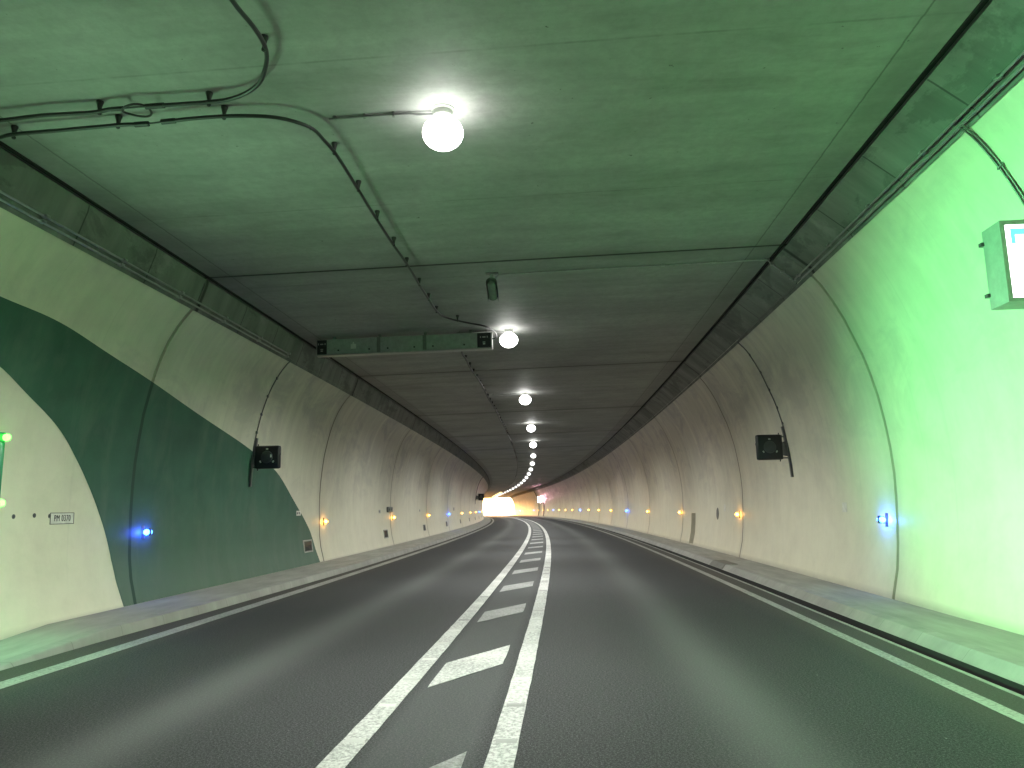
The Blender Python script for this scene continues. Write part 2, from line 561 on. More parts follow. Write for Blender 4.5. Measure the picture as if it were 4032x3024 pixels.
def sweep(name, sv, prof, mat, parent=None, uvf=None, holes=(), smooth=True, angle=35):
    """sheet swept along the axis; prof(s) -> list of (u, h); uv = (s, second)"""
    bm = bmesh.new()
    uvl = bm.loops.layers.uv.new('UVMap')
    rows = []
    for s in sv:
        pr = prof(s)
        rows.append([(bm.verts.new(P(s, u, h)), (s, (h if uvf == 'h' else u))) for u, h in pr])
    for i in range(len(rows)-1):
        for j in range(len(rows[i])-1):
            q = [rows[i][j], rows[i+1][j], rows[i+1][j+1], rows[i][j+1]]
            sm = (sv[i]+sv[i+1])/2
            hm = (q[0][1][1]+q[3][1][1])/2
            if any(a < sm < b and c < hm < d for a, b, c, d in holes):
                continue
            f = bm.faces.new([v for v, _ in q])
            for l, (_, uv) in zip(f.loops, q):
                l[uvl].uv = uv
    me = bpy.data.meshes.new(name)
    bm.to_mesh(me)
    bm.free()
    if smooth:
        for p in me.polygons:
            p.use_smooth = True
        me.set_sharp_from_angle(angle=R(angle))
    return link_mesh(name, me, mat, parent)

_ones = ['', 'first', 'second', 'third', 'fourth', 'fifth', 'sixth', 'seventh', 'eighth', 'ninth', 'tenth', 'eleventh', 'twelfth', 'thirteenth', 'fourteenth', 'fifteenth', 'sixteenth', 'seventeenth', 'eighteenth', 'nineteenth', 'twentieth']
_tens = {2: 'twenty', 3: 'thirty', 4: 'forty', 5: 'fifty', 6: 'sixty', 7: 'seventy', 8: 'eighty', 9: 'ninety'}
def ordw(n):
    if n <= 20:
        return _ones[n]
    if n % 10 == 0:
        return _tens[n//10][:-1] + 'ieth'
    return _tens[n//10] + '-' + _ones[n % 10]

# ------------------------------------------------------------------ the ground and the road
bm = bmesh.new()
box(bm, -1500, 1500, -1500, 1500, -1.7, -1.45)
tag(finish('ground', bm, M['ground'], smooth=False), kind='structure')

sv = s_list(b=300.0)
road = sweep('road', sv, lambda s: [(u, 0.0) for u in (-5.95, -5.45, -4.5, -3.2, -2.2, -1.6, -.4, .4, 1.3, 2.2, 3.1, 3.535)], M['asphalt'])
tag(road, kind='structure')

def line(name, u0, u1, mat, label, ribs=None):
    bm = bmesh.new()
    uvl = bm.loops.layers.uv.new('UVMap')
    rnd = random.Random(name+str(u0))
    ss = np.arange(-6, 290, .25)
    rows = []
    for s in ss:
        j0, j1 = rnd.uniform(-.003, .003), rnd.uniform(-.003, .003)
        rows.append([(u0+j0, .004), (u0+j0+.001, .0065), (u1+j1-.001, .0065), (u1+j1, .004)])
    vs = [[bm.verts.new(P(float(s), u, h)) for u, h in r] for s, r in zip(ss, rows)]
    for i in range(len(vs)-1):
        for j in range(3):
            f = bm.faces.new((vs[i][j], vs[i+1][j], vs[i+1][j+1], vs[i][j+1]))
            for l, (a, b_) in zip(f.loops, ((i, j), (i+1, j), (i+1, j+1), (i, j+1))):
                l[uvl].uv = (float(ss[a]), rows[a][b_][0])
    if ribs:                       # raised sounding bars across the line
        s = ribs
        while s < 120:
            ring = []
            for (ds, h) in ((-.045, .0065), (-.020, .016), (.020, .016), (.045, .0065)):
                ring.append([bm.verts.new(P(s+ds, u0+.028, h)), bm.verts.new(P(s+ds, u1-.012, h))])
            for a, b_ in zip(ring, ring[1:]):
                f = bm.faces.new((a[0], b_[0], b_[1], a[1]))
                for l in f.loops:
                    l[uvl].uv = (s, u0)
            for k in (0, 1):
                f = bm.faces.new([r[k] for r in ring])
                for l in f.loops:
                    l[uvl].uv = (s, u0)
            s += .9448
    bmesh.ops.recalc_face_normals(bm, faces=bm.faces[:])
    o = finish(name, bm, mat, road, smooth=False)
    o['label'] = label
    return o
line('centre_line', -1.597, -1.413, M['paint'], 'white ribbed centre line bounding the left lane', ribs=5.432-.945*6)
line('centre_line', -.566, -.384, M['paint'], 'white ribbed centre line bounding the right lane', ribs=5.432-.945*6)
line('edge_line', -5.445, -5.225, M['paint_e'], 'greyed edge line beside the left kerb')
line('edge_line', 3.116, 3.248, M['paint_e'], 'greyed edge line beside the right drain slot')
for n in range(-2, 60):
    s = 7.0 + 3.8865*n
    bm = bmesh.new()
    uvl = bm.loops.layers.uv.new('UVMap')
    rnd = random.Random(n*3)
    pts = []
    cor = [(s, -1.29), (s+1.08, -1.29), (s+2.10, -.705), (s+1.04, -.705)]
    for (a, b_) in zip(cor, cor[1:]+cor[:1]):
        for k in range(6):
            t = k/6
            j = rnd.uniform(-.006, .006)
            pts.append((a[0]+(b_[0]-a[0])*t+j, a[1]+(b_[1]-a[1])*t+rnd.uniform(-.004, .004)))
    vs = [bm.verts.new(P(x, y, .0055)) for x, y in pts]
    lo = [bm.verts.new(P(x, y, .002)) for x, y in pts]
    f = bm.faces.new(vs)
    for l, q in zip(f.loops, pts):
        l[uvl].uv = q
    for k in range(len(vs)):
        k2 = (k+1) % len(vs)
        f = bm.faces.new((vs[k], lo[k], lo[k2], vs[k2]))
        for l in f.loops:
            l[uvl].uv = pts[k]
    me = bpy.data.meshes.new('hatch_bar')
    bm.to_mesh(me)
    bm.free()
    link_mesh('hatch_bar', me, M['paint'] if n == 0 else M['paint_h'], road)

# ------------------------------------------------------------------ kerbs, pavements and the slot drain
def kl(s):
    return float(np.interp(s, [7.5, 9.5, 12, 20], [-5.86, -5.86, -5.78, -5.68]))
def rise(s):
    return float(np.interp(s, [7.4, 9.75], [.12, 1.0]))
svk = s_list(extra=(7.4, 9.75), b=300.0)
tag(sweep('kerb', svk, lambda s: [(kl(s)+.02, -.05), (kl(s), .0), (kl(s)-.03, .108*rise(s)), (kl(s)-.045, .128*rise(s)), (kl(s)-.20, .134*rise(s))], M['kerb'], uvf='u', angle=22), kind='structure')
tag(sweep('pavement', svk, lambda s: [(kl(s)-.204, .130*rise(s)), (-6.25, .155*rise(s)), (-6.45, .17*rise(s)), (-6.75, .189*max(rise(s), .4))], M['pave'], uvf='u'), kind='structure')
def kr(s):
    return .012*math.sin(s*.9)
rk = s_list(b=300.0, extra=(19.05, 19.07, 20.6, 20.62))
tag(sweep('kerb', rk, lambda s: [(3.745, .018), (3.765, .026), (3.838, .112), (3.858, .130), (3.995, .134)], M['kerb'], uvf='u', angle=22), kind='structure')
tag(sweep('pavement', rk, lambda s: [(4.0, .130), (4.3, .128), (4.6, .124), (4.83, .118)], M['pave'], uvf='u'), kind='structure')
tag(sweep('drainage_channel', s_list(b=300.0), lambda s: [(3.530, -.004), (3.533, .006), (3.574, .006), (3.578, -.02)], M['kerb'], uvf='u', smooth=False), kind='structure')
dc = sweep('drain_slot', s_list(b=300.0), lambda s: [(3.572, .004), (3.574, -.15), (3.738, -.15), (3.742, .018)], M['void'], uvf='u', smooth=False)
tag(dc, kind='structure')

bm = bmesh.new()      # darker replaced kerb block with its cover on the right pavement
uvl = bm.loops.layers.uv.new('UVMap')
vs = []
for s in np.linspace(19.1, 20.6, 7):
    vs.append([bm.verts.new(P(float(s), u, h)) for u, h in ((3.738, .020), (3.756, .034), (3.830, .118), (3.853, .1365), (4.14, .1375), (4.14, .10))])
for a, b_ in zip(vs, vs[1:]):
    for k in range(5):
        bm.faces.new((a[k], b_[k], b_[k+1], a[k+1]))
for a in (vs[0], vs[-1]):
    bm.faces.new(a)
o = finish('drain_block', bm, M['damp'], smooth=False)
tag(o, 'dark damp concrete drain block set into the right kerb', 'drain cover')

# ------------------------------------------------------------------ tunnel walls
def groove(joints, main, w=.014, d=.02, wm=.036, dm=.035):
    ex = []
    for j in joints:
        k = wm if j == main else w
        ex += [j-k-.006, j-k, j+k, j+k+.006]
    def off(s):
        for j in joints:
            k, dd = (wm, dm) if j == main else (w, d)
            if abs(s-j) <= k+.0005:
                return dd
        return 0.0
    return ex, off
exl, offl = groove(LJ, LJ[5])
exr, offr = groove(RJ, RJ[5])
NS0, NS1, NH = 28.82, 29.62, 1.27
wl = sweep('tunnel_wall', s_list(extra=exl), lambda s: [(u-offl(s), h) for u, h in LP], M['wall_l'], uvf='h')
tag(wl, 'curved cream left tunnel wall with the green painted arch', 'wall')
RPn = [q for q in RP if abs(q[1]-1.306) > .01]
RPn = sorted(RPn + [(wall_u(1, NH), NH), (wall_u(1, 1.36), 1.36)], key=lambda q: q[1])
wr = sweep('tunnel_wall', s_list(extra=exr+[NS0, NS1]), lambda s: [(u+offr(s), h) for u, h in RPn], M['wall_r'], uvf='h', holes=[(NS0, NS1, .156, NH)])
tag(wr, 'curved cream right tunnel wall washed with green light', 'wall')
# niche behind the hole in the right wall
bm = bmesh.new()
uvl = bm.loops.layers.uv.new('UVMap')
uu = wall_u(1, .16)
a = [P(NS0, wall_u(1, h), h) for h in (.156, .565, .93, NH)]
b_ = [P(NS1, wall_u(1, h), h) for h in (.156, .565, .93, NH)]
a2 = [P(NS0, 5.16, h) for h in (.156, .565, .93, NH)]
b2 = [P(NS1, 5.16, h) for h in (.156, .565, .93, NH)]
for L1, L2 in ((a, a2), (b_, b2), (a2, b2)):
    v1 = [bm.verts.new(p) for p in L1]
    v2 = [bm.verts.new(p) for p in L2]
    for k in range(3):
        bm.faces.new((v1[k], v1[k+1], v2[k+1], v2[k]))
for k in (0, 3):
    bm.faces.new([bm.verts.new(p) for p in (a[k], b_[k], b2[k], a2[k])])
o = finish('niche_lining', bm, M['niche'], wr, smooth=False)
o['label'] = 'recessed grey niche low in the right wall'

# green arch painted round the exit, laid 3 mm proud of the wall
outer = [(8.14, 4.09), (9.24, 4.05), (10.38, 3.89), (11.78, 3.68), (13.58, 3.37), (15.64, 3.03), (17.08, 2.73), (18.2, 2.43), (19.52, 1.75), (20.30, 1.30), (20.82, .88), (21.16, .19)]
inner = [(8.5, 3.34), (9.08, 3.09), (9.86, 2.70), (10.48, 2.17), (10.96, 1.58), (11.28, .96), (11.48, .19)]
MID = 5.2
outer = [(MID, 4.16), (6.6, 4.15)] + outer
inner = [(MID, 3.72), (6.9, 3.66), (7.8, 3.52)] + inner
def resample(pl, n):
    q = smooth_path([Vector((x, y, 0)) for x, y in pl], 6)
    L = [0]
    for i in range(1, len(q)):
        L.append(L[-1]+(q[i]-q[i-1]).length)
    out = []
    for k in range(n):
        t = L[-1]*k/(n-1)
        i = max(1, next((j for j in range(len(L)) if L[j] >= t-1e-9), len(L)-1))
        f = (t-L[i-1])/max(1e-9, L[i]-L[i-1])
        out.append(q[i-1].lerp(q[i], f))
    return out
NO = 130
ro, ri = resample(outer, NO), resample(inner, NO)
def arch(sign):
    bm = bmesh.new()
    uvl = bm.loops.layers.uv.new('UVMap')
    rows = []
    for pa, pb in zip(ro, ri):
        row = []
        for k in range(31):
            q = pa.lerp(pb, k/30)
            s, h = q.x, q.y
            if sign < 0:
                s = 2*MID - s
            d = -.004
            row.append((bm.verts.new(P(s, wall_u(-1, h)-d, h)), (s, h)))
        rows.append(row)
    for i in range(len(rows)-1):
        for j in range(30):
            q = [rows[i][j], rows[i+1][j], rows[i+1][j+1], rows[i][j+1]]
            f = bm.faces.new([v for v, _ in q])
            for l, (_, uv) in zip(f.loops, q):
                l[uvl].uv = uv
    me = bpy.data.meshes.new('painted_arch')
    bm.to_mesh(me)
    bm.free()
    for p in me.polygons:
        p.use_smooth = True
    return link_mesh('painted_arch', me, M['green'], wl)
arch(1)['label'] = 'dark green arch painted on the left wall'
arch(-1)['label'] = 'hidden near half of the dark green arch'

# ------------------------------------------------------------------ ceiling with its corner beams and the added light-blocking shell outside
exc, offc = groove(CJ, CJ[5], w=.012, d=.02, wm=.014, dm=.03)
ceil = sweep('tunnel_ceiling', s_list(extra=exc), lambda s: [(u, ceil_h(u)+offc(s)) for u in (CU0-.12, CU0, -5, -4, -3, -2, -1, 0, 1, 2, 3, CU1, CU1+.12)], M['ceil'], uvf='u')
tag(ceil, 'flat board-marked concrete tunnel ceiling', 'ceiling')
bl = sweep('corner_beam', s_list(extra=exl), lambda s: [(-6.03-offl(s)*.3, 4.86), (-5.995-offl(s)*.5, 4.945), (-5.868-offl(s)*.7, 5.30), (-5.855, 5.385), (-5.90, 5.385), (-5.95, 5.53)], M['beam'], ceil, uvf='h')
bl['label'] = 'stained concrete beam above the left wall'
br = sweep('corner_beam', s_list(extra=exr), lambda s: [(4.01+offr(s)*.3, 5.14), (3.972+offr(s)*.6, 5.225), (3.62+offr(s)*.6, 5.52), (3.565, 5.563), (3.61, 5.575), (3.66, 5.74)], M['beam'], ceil, uvf='h')
br['label'] = 'stained concrete beam above the right wall'
sh = sweep('light_block_shell', [S0-.4, -20, 0] + list(range(10, int(S1), 10)) + [S1], lambda s: [(-7.9, -1.5), (-7.9, 3.5), (-7.2, 5.4), (-5.4, 6.5), (3.2, 6.5), (5.2, 5.5), (6.0, 3.5), (6.0, -1.5)], M['rock'], ceil, uvf='h', smooth=False)  # unseen shell added to stop sun and sky leaking in
for a, lab in (((-5.865, -5.805), 'black strip painted as shadow between ceiling and left beam'), ((3.515, 3.578), 'black strip painted as shadow between ceiling and right beam')):
    q = sweep('gap_shade_strip', s_list(), lambda s: [(a[0], ceil_h(a[0])+.02), (a[0]+.004, ceil_h(a[0])-.012), (a[1]-.004, ceil_h(a[1])-.012), (a[1], ceil_h(a[1])+.02)], M['void'], ceil, uvf='u', smooth=False)  # dark strip standing in for the shadow gap beside the beam
    q['label'] = lab
bm = bmesh.new()      # unseen cap added behind the viewer to keep sky light out
bm.faces.new([bm.verts.new(P(S0, u, h)) for u, h in ((-7.9, -1.5), (-7.9, 6.5), (6.0, 6.5), (6.0, -1.5))])
bm.faces.new([bm.verts.new(P(S0-.4, u, h)) for u, h in ((-7.9, -1.5), (-7.9, 6.5), (6.0, 6.5), (6.0, -1.5))])
finish('end_light_block', bm, M['rock'], ceil, smooth=False)
bm = bmesh.new()      # headwall round the way out
inn = [(q[0], q[1]) for q in LP] + [(-5.87, 5.3), (CU0, ceil_h(CU0)), (CU1, ceil_h(CU1)), (3.62, 5.52)] + [(q[0], q[1]) for q in reversed(RP)]
ctr = (-.95, 2.2)
va, vb, vc = [], [], []
for u, h in inn:
    k = 1.55
    va.append(bm.verts.new(P(S1, u, h)))
    vb.append(bm.verts.new(P(S1+.05, ctr[0]+(u-ctr[0])*k, ctr[1]+(h-ctr[1])*k)))
for i in range(len(inn)-1):
    bm.faces.new((va[i], va[i+1], vb[i+1], vb[i]))
finish('portal_face', bm, M['rock'], ceil, smooth=False)

# ------------------------------------------------------------------ ceiling lamps
lamp_glass = None
def lamp_proto():
    r = empty('ceiling_lamp', Matrix(), 'x', 'lamp', 'lamps in a row along the tunnel ceiling')
    bm = bmesh.new()
    lathe(bm, [(.085, .09), (.10, .11), (.10, .165), (.12, .178), (.12, .188)], 24)
    finish('housing', bm, M['greyp'], r)
    bm = bmesh.new()
    lathe(bm, [(.205*math.sin(R(a)), -.068+.168*math.cos(R(a))) for a in (20, 35, 50, 65, 78, 90, 102, 115, 130, 145, 160, 172)], 32)
    finish('dome', bm, M['dome'], r)
    bm = bmesh.new()
    tube(bm, smooth_path([(-.09, .0, .14), (-.26, .0, .15), (-.42, -.02, .155), (-1.16, -.02, .137)], 4), .011, 8)
    for x in (-.5, -.8, -1.1):
        box(bm, x-.012, x+.012, -.04, .0, .13, .175)
    finish('conduit', bm, M['dsteel'], r)
    return r
def copy_tree(o, mat, label=None):
    c = o.copy()
    COL.objects.link(c)
    c.matrix_world = mat
    if label:
        c['label'] = label
    for ch in list(o.children):
        k = ch.copy()
        COL.objects.link(k)
        k.parent = c
        for g in list(ch.children):
            q = g.copy()
            COL.objects.link(q)
            q.parent = k
    return c
spot = bpy.data.lights.new('lamp_light', 'SPOT')
spot.energy = LAMP_W*10
spot.spot_size = R(168)
spot.spot_blend = .55
spot.shadow_soft_size = .10
spot.color = (.985, 1.0, .94)
lp = lamp_proto()
lamps_s = [7.075+9.593*n for n in range(-3, 25)]
LH = 5.285
seen = 0
for n, s in enumerate(lamps_s):
    if s < 3:
        lab = 'white ceiling lamp behind the viewer, %s back' % ordw(3-n)
    else:
        seen += 1
        lab = 'glowing white ceiling lamp, %s along the row from the viewer' % ordw(seen)
        if seen == 1:
            lab = 'largest and nearest glowing white ceiling lamp'
    mt = frame(s, -1.149, LH+.06)
    if n == 0:
        lp.matrix_world = mt
        lp['label'] = lab
    else:
        c = copy_tree(lp, mt, lab)
        if s > 55:
            for ch in c.children:
                if ch.name.startswith('dome'):
                    if 'far_dome' not in globals():
                        far_dome = ch.data.copy()
                        far_dome.materials[0] = M['dome_far']
                    ch.data = far_dome
    lo = bpy.data.objects.new('lamp_light', spot)
    COL.objects.link(lo)
    lo.matrix_world = frame(s, -1.149, LH-.19)

sod = bpy.data.lights.new('warm_lamp_light', 'SPOT')
sod.energy = LAMP_W*17
sod.spot_size = R(170)
sod.spot_blend = .4
sod.shadow_soft_size = .12
sod.color = (1.0, .42, .09)
k = 0
for n in range(13):
    s = 171.2 + 5.2*n
    k += 1
    c = copy_tree(lp, frame(s, -2.05, LH+.04), 'ceiling lamp of the second far row by the way out, %s along it' % ordw(k))
    for ch in c.children:
        if ch.name.startswith('dome'):
            if k == 1:
                warm_dome = ch.data.copy()
                warm_dome.materials[0] = M['dome_warm']
            ch.data = warm_dome
    if k == 9:
        sod = sod.copy()
        sod.energy *= 3.2  # last lamps boosted to imitate soft glow spilling from the way out
    lo = bpy.data.objects.new('warm_lamp_light', sod)
    COL.objects.link(lo)
    lo.matrix_world = frame(s, -2.05, LH-.21)

# ------------------------------------------------------------------ marker lights on both walls
def marker(colour):
    r = empty('marker_light', Matrix(), 'x', 'marker light', 'marker lights along the walls')
    bm = bmesh.new()
    box(bm, 0, .012, -.045, .045, -.105, .105, .004)
    box(bm, .012, .055, -.035, .035, -.045, .045, .008)
    finish('base_plate', bm, M['dsteel'], r)
    bm = bmesh.new()
    bm.free()
    for sy in (-1, 1):
        bm = bmesh.new()
        lathe(bm, [(.045, .0), (.05, .012*sy), (.043, .034*sy), (.02, .05*sy), (.004, .054*sy)], 16, 'y', (.085, .026*sy, 0))
        finish('lens', bm, M[colour], r)
    bm = bmesh.new()
    box(bm, .045, .135, -.024, .024, -.058, .058, .006)
    finish('lens_frame', bm, M['char'], r)
    return r
mk = {}
glow = {}
for c, rgb, e in (('blue', (.05, .10, 1.0), 2.7), ('orange', (1.0, .46, .08), .42)):
    mk[c] = None
    g = bpy.data.lights.new('marker_glow', 'POINT')
    g.energy = e
    g.color = rgb
    g.shadow_soft_size = .05
    glow[c] = g
cnt = {}
for side, s0, n1, shift in ((1, 12.42, 23, 0), (-1, 12.18, 23, 0)):
    for n in range(0, n1):
        c = 'blue' if n % 4 == 0 else 'orange'
        s = s0 + 9.7175*n
        key = (side, c)
        cnt[key] = cnt.get(key, 0) + 1
        which = 'left' if side < 0 else 'right'
        lab = '%s marker light on the %s wall, %s %s one from the viewer' % (c, which, ordw(cnt[key]), c)
        if side < 0 and n > 17:
            continue
        mt = wall_frame(side, s, 1.275)
        if mk[c] is None:
            mk[c] = marker(c)
            mk[c].matrix_world = mt
            mk[c]['label'] = lab
        else:
            copy_tree(mk[c], mt, lab)
        if n < 9:
            for sy in (-1, 1):
                lo = bpy.data.objects.new('marker_glow', glow[c])
                COL.objects.link(lo)
                lo.matrix_world = mt @ Matrix.Translation((.065, .11*sy, 0))

# ------------------------------------------------------------------ ventilation grilles low in the left wall
def grille():
    r = empty('ventilation_grille', Matrix(), 'x', 'ventilation grille', 'ventilation grilles low in the left wall')
    bm = bmesh.new()
    W_, H_ = .36, .165
    for (y0, y1, z0, z1) in ((-W_, W_, H_-.035, H_), (-W_, W_, -H_, -H_+.035), (-W_, -W_+.05, -H_+.035, H_-.035), (W_-.05, W_, -H_+.035, H_-.035)):
        box(bm, 0, .022, y0, y1, z0, z1, .003)
    finish('frame', bm, M['greyp'], r, smooth=False)
    bm = bmesh.new()
    box(bm, .001, .004, -W_+.05, W_-.05, -H_+.035, H_-.035)
    finish('dark_back', bm, M['void'], r, smooth=False)
    bm = bmesh.new()
    for k in range(7):
        z = -H_+.045 + k*.036
        vs = [bm.verts.new(c) for c in ((.005, -W_+.05, z+.018), (.005, W_-.05, z+.018), (.020, W_-.05, z), (.020, -W_+.05, z))]
        bm.faces.new(vs)
        vs = [bm.verts.new(c) for c in ((.005, -W_+.05, z+.014), (.005, W_-.05, z+.014), (.020, W_-.05, z-.004), (.020, -W_+.05, z-.004))]
        bm.faces.new(vs)
    finish('slats', bm, M['char'], r, smooth=False)
    return r
gp = None
for n in range(0, 12):
    s = 20.37 + 9.74*n
    lab = 'dark slatted grille in the green arch beside its edge' if n == 0 else 'dark slatted grille low in the cream left wall, %s from the viewer' % ordw(n+1)
    mt = wall_frame(-1, s, .66)
    if gp is None:
        gp = grille()
        gp.matrix_world = mt
        gp['label'] = lab
    else:
        copy_tree(gp, mt, lab)

# ------------------------------------------------------------------ plates
def text_mesh(name, body, size, mat, parent, loc, rot):
    cu = bpy.data.curves.new(name, 'FONT')
    cu.body = body
    cu.size = size
    cu.extrude = .0012
    cu.align_x = 'CENTER'
    cu.align_y = 'CENTER'
    cu.space_character = 1.12
    tmp = bpy.data.objects.new(name, cu)
    COL.objects.link(tmp)
    dg = bpy.context.evaluated_depsgraph_get()
    me = bpy.data.meshes.new_from_object(tmp.evaluated_get(dg))
    bpy.data.objects.remove(tmp)
    o = link_mesh(name, me, mat, parent)
    o.location = loc
    o.rotation_euler = rot
    return o
def plate(name, side, s, h, w, ht, label, cat, border=True, text=None, smudge=0, mat='plate', group=None):
    r = empty(name, wall_frame(side, s, h), label, cat, group)
    bm = bmesh.new()
    box(bm, .002, .008, -w/2, w/2, -ht/2, ht/2, .002)
    finish('panel', bm, M[mat], r, smooth=False)
    if border:
        bm = bmesh.new()
        t = .008
        for (y0, y1, z0, z1) in ((-w/2, w/2, ht/2-t, ht/2), (-w/2, w/2, -ht/2, -ht/2+t), (-w/2, -w/2+t, -ht/2+t, ht/2-t), (w/2-t, w/2, -ht/2+t, ht/2-t)):
            box(bm, .0082, .0105, y0, y1, z0, z1)
        finish('border', bm, M['ink'], r, smooth=False)
    if text:
        # left wall: text reads along +y (away from the viewer)
        o = text_mesh('lettering', text, ht*.62, M['ink'], r, (.0105, 0, 0), (PI/2, 0, PI/2))
        o.scale = (.92, 1.25, 1)
    if smudge:
        bm = bmesh.new()
        rnd = random.Random(s)
        for k in range(smudge):
            y0 = -w/2+.03+(w-.06)*k/smudge
            box(bm, .0082, .010, y0, y0+(w-.06)/smudge*.62, -ht*.24, ht*rnd.uniform(.16, .26))
        finish('print', bm, M['dsteel'], r, smooth=False)
    return r
plate('distance_plate', -1, 10.115, 1.525, .50, .155, 'pale framed distance plate reading PM 0370 on the left wall', 'sign', text='PM 0370')
plate('wall_plate', -1, 19.72, 1.53, .34, .125, 'small white plate across the outer edge of the green arch', 'plate', border=False, smudge=2)
plate('wall_plate', -1, 29.2, 1.53, .30, .13, 'small grey plate just before the round-sided wall box', 'plate', border=False, smudge=2, mat='greyp')
plate('wall_plate', -1, 38.64, 1.54, .26, .12, 'small pale plate between the first and second far orange lights', 'plate', border=False, smudge=1, mat='greyp')
plate('wall_plate', -1, 54.8, 1.60, .60, .22, 'grey plate on the left wall just past the second blue light', 'plate', border=False, smudge=1, mat='dsteel')
plate('blank_plate', 1, 14.18, 1.47, .22, .17, 'blank cream cover plate on the right wall near the nearest blue light', 'cover plate', border=False, mat='plate')
plate('blank_plate', 1, 24.0, 1.46, .20, .20, 'blank cream cover plate beside the oval mark on the right wall', 'cover plate', border=False, mat='plate')

r = empty('wall_box', wall_frame(-1, 30.95, 1.60), 'dark green-grey round-sided box on the left wall joint', 'equipment box')
bm = bmesh.new()
box(bm, .0, .07, -.48, .48, -.11, .11, .03, 3)
finish('body', bm, M['dsteel'], r)
bm = bmesh.new()
box(bm, .071, .078, -.40, -.02, -.08, .08, .004)
box(bm, .071, .078, .03, .36, -.08, .08, .004)
finish('cover', bm, M['ggrey'], r)
bm = bmesh.new()
for y in (-.21, .20):
    box(bm, .0785, .082, y-.10, y+.10, -.05, .05)
finish('faded_print', bm, M['ink'], r, smooth=False)

# round dark mark on the right wall
r = empty('inspection_cover', wall_frame(1, 25.06, 1.28), 'oval grey recessed cover on the right wall before the niche', 'cover')
bm = bmesh.new()
lathe(bm, [(.19, .0), (.19, .004), (.175, .009), (.01, .010)], 28, 'x')
finish('disc', bm, M['damp'], r)

# wall sockets by the plate
for k, (s, h, kind) in enumerate(((9.18, 1.56, 'left'), (9.56, 1.57, 'middle'), (9.86, 1.56, 'right'))):
    r = empty('anchor_hole', wall_frame(-1, s, h), '%s of the three small dark anchor holes beside the distance plate' % kind, 'anchor hole', 'anchor holes beside the distance plate')
    bm = bmesh.new()
    lathe(bm, [(.030, .0005), (.030, .004), (.022, .005), (.02, .0045)], 14, 'x')
    finish('rim', bm, M['dsteel'] if k != 1 else M['char'], r)
    bm = bmesh.new()
    lathe(bm, [(.020, .0046), (.020, .006), (.006, .0065)], 12, 'x')
    finish('plug', bm, M['char'], r)

# ------------------------------------------------------------------ square signal boxes seen from behind
def signal_box(side, s, ulo, uhi, h0, h1, label, with_sticker=True):
    um, hm = (ulo+uhi)/2, (h0+h1)/2
    w, ht = (uhi-ulo)/2, (h1-h0)/2
    r = empty('signal_box', frame(s, um, hm), label, 'signal box', 'square signal boxes on wall brackets')
    bm = bmesh.new()
    box(bm, -w, w, .0, .16, -ht, ht, .045, 4)
    box(bm, -w-.012, w+.012, .03, .05, -ht*.96, ht*.96, .01)
    finish('housing', bm, M['black'], r)
    bm = bmesh.new()
    lathe(bm, [(.125, .0), (.135, -.008), (.13, -.020), (.06, -.030), (.005, -.032)], 28, 'y')
    finish('rear_cover', bm, M['char'], r)
    for a in (90, 215, 325):
        bm = bmesh.new()
        cx, cz = .175*math.cos(R(a)), .175*math.sin(R(a))
        m_ = Matrix.Translation((cx, -.006, cz)) @ Matrix.Rotation(-R(a-90), 4, 'Y')
        v = box(bm, -.022, .022, -.006, .006, -.014, .014)
        for q in v:
            q.co = m_ @ q.co
        finish('clip', bm, M['label'], r, smooth=False)
    if with_sticker:  # small pale sticker on the rear of the box
        bm = bmesh.new()
        box(bm, .085, .11, -.035, -.022, -.01, .05)
        finish('sticker', bm, M['label'], r, smooth=False)
    # arm and rail to the wall
    xw = wall_u(side, hm) - um
    sg = 1 if xw > 0 else -1
    bm = bmesh.new()
    for z in (ht*.82, -ht*.86):
        box(bm, *sorted((sg*w*.9, xw)), .05, .09, z-.012, z+.012)
    vs = [bm.verts.new(c) for c in ((sg*w, .07, ht*.35), (xw, .07, ht*.55), (xw, .07, -ht*.75), (sg*w, .07, -ht*.62))]
    vs2 = [bm.verts.new((v.co.x, .076, v.co.z)) for v in vs]
    bm.faces.new(vs)
    bm.faces.new(vs2[::-1])
    for k in range(4):
        bm.faces.new((vs[k], vs[(k+1) % 4], vs2[(k+1) % 4], vs2[k]))
    finish('bracket', bm, M['dsteel'], r, smooth=False)
    bm = bmesh.new()
    rows = []
    for k in range(9):
        h = h0-.38 + (h1-h0+.55)*k/8
        x = wall_u(side, h) - um
        rows.append([bm.verts.new((x-sg*a, y, h-hm)) for a, y in ((-.01, .03), (.045, .03), (.045, .11), (-.01, .11))])
    for a, b_ in zip(rows, rows[1:]):
        for k in range(4):
            bm.faces.new((a[k], a[(k+1) % 4], b_[(k+1) % 4], b_[k]))
    bm.faces.new(rows[0])
    bm.faces.new(rows[-1][::-1])
    finish('wall_rail', bm, M['dsteel'], r, smooth=False)
    bm = bmesh.new()
    for z in (-ht-.02, ht+.015):
        lathe(bm, [(.012, -.02), (.014, .02)], 10, 'z', (sg*(w-.05), .06, z))
    box(bm, -sg*w-.022, -sg*w+.022, .03, .07, .04, .10, .008)
    finish('latch', bm, M['char'], r)
    return r
signal_box(-1, 16.35, -6.745, -6.20, 2.505, 3.01, 'black square signal box on the left wall over the arch edge')
signal_box(1, 17.0, 4.245, 4.79, 2.505, 3.06, 'black square signal box on a bracket on the right wall', False)
signal_box(-1, 80.0, -6.52, -5.95, 2.48, 3.17, 'small far black signal box where the left wall bends away', False)

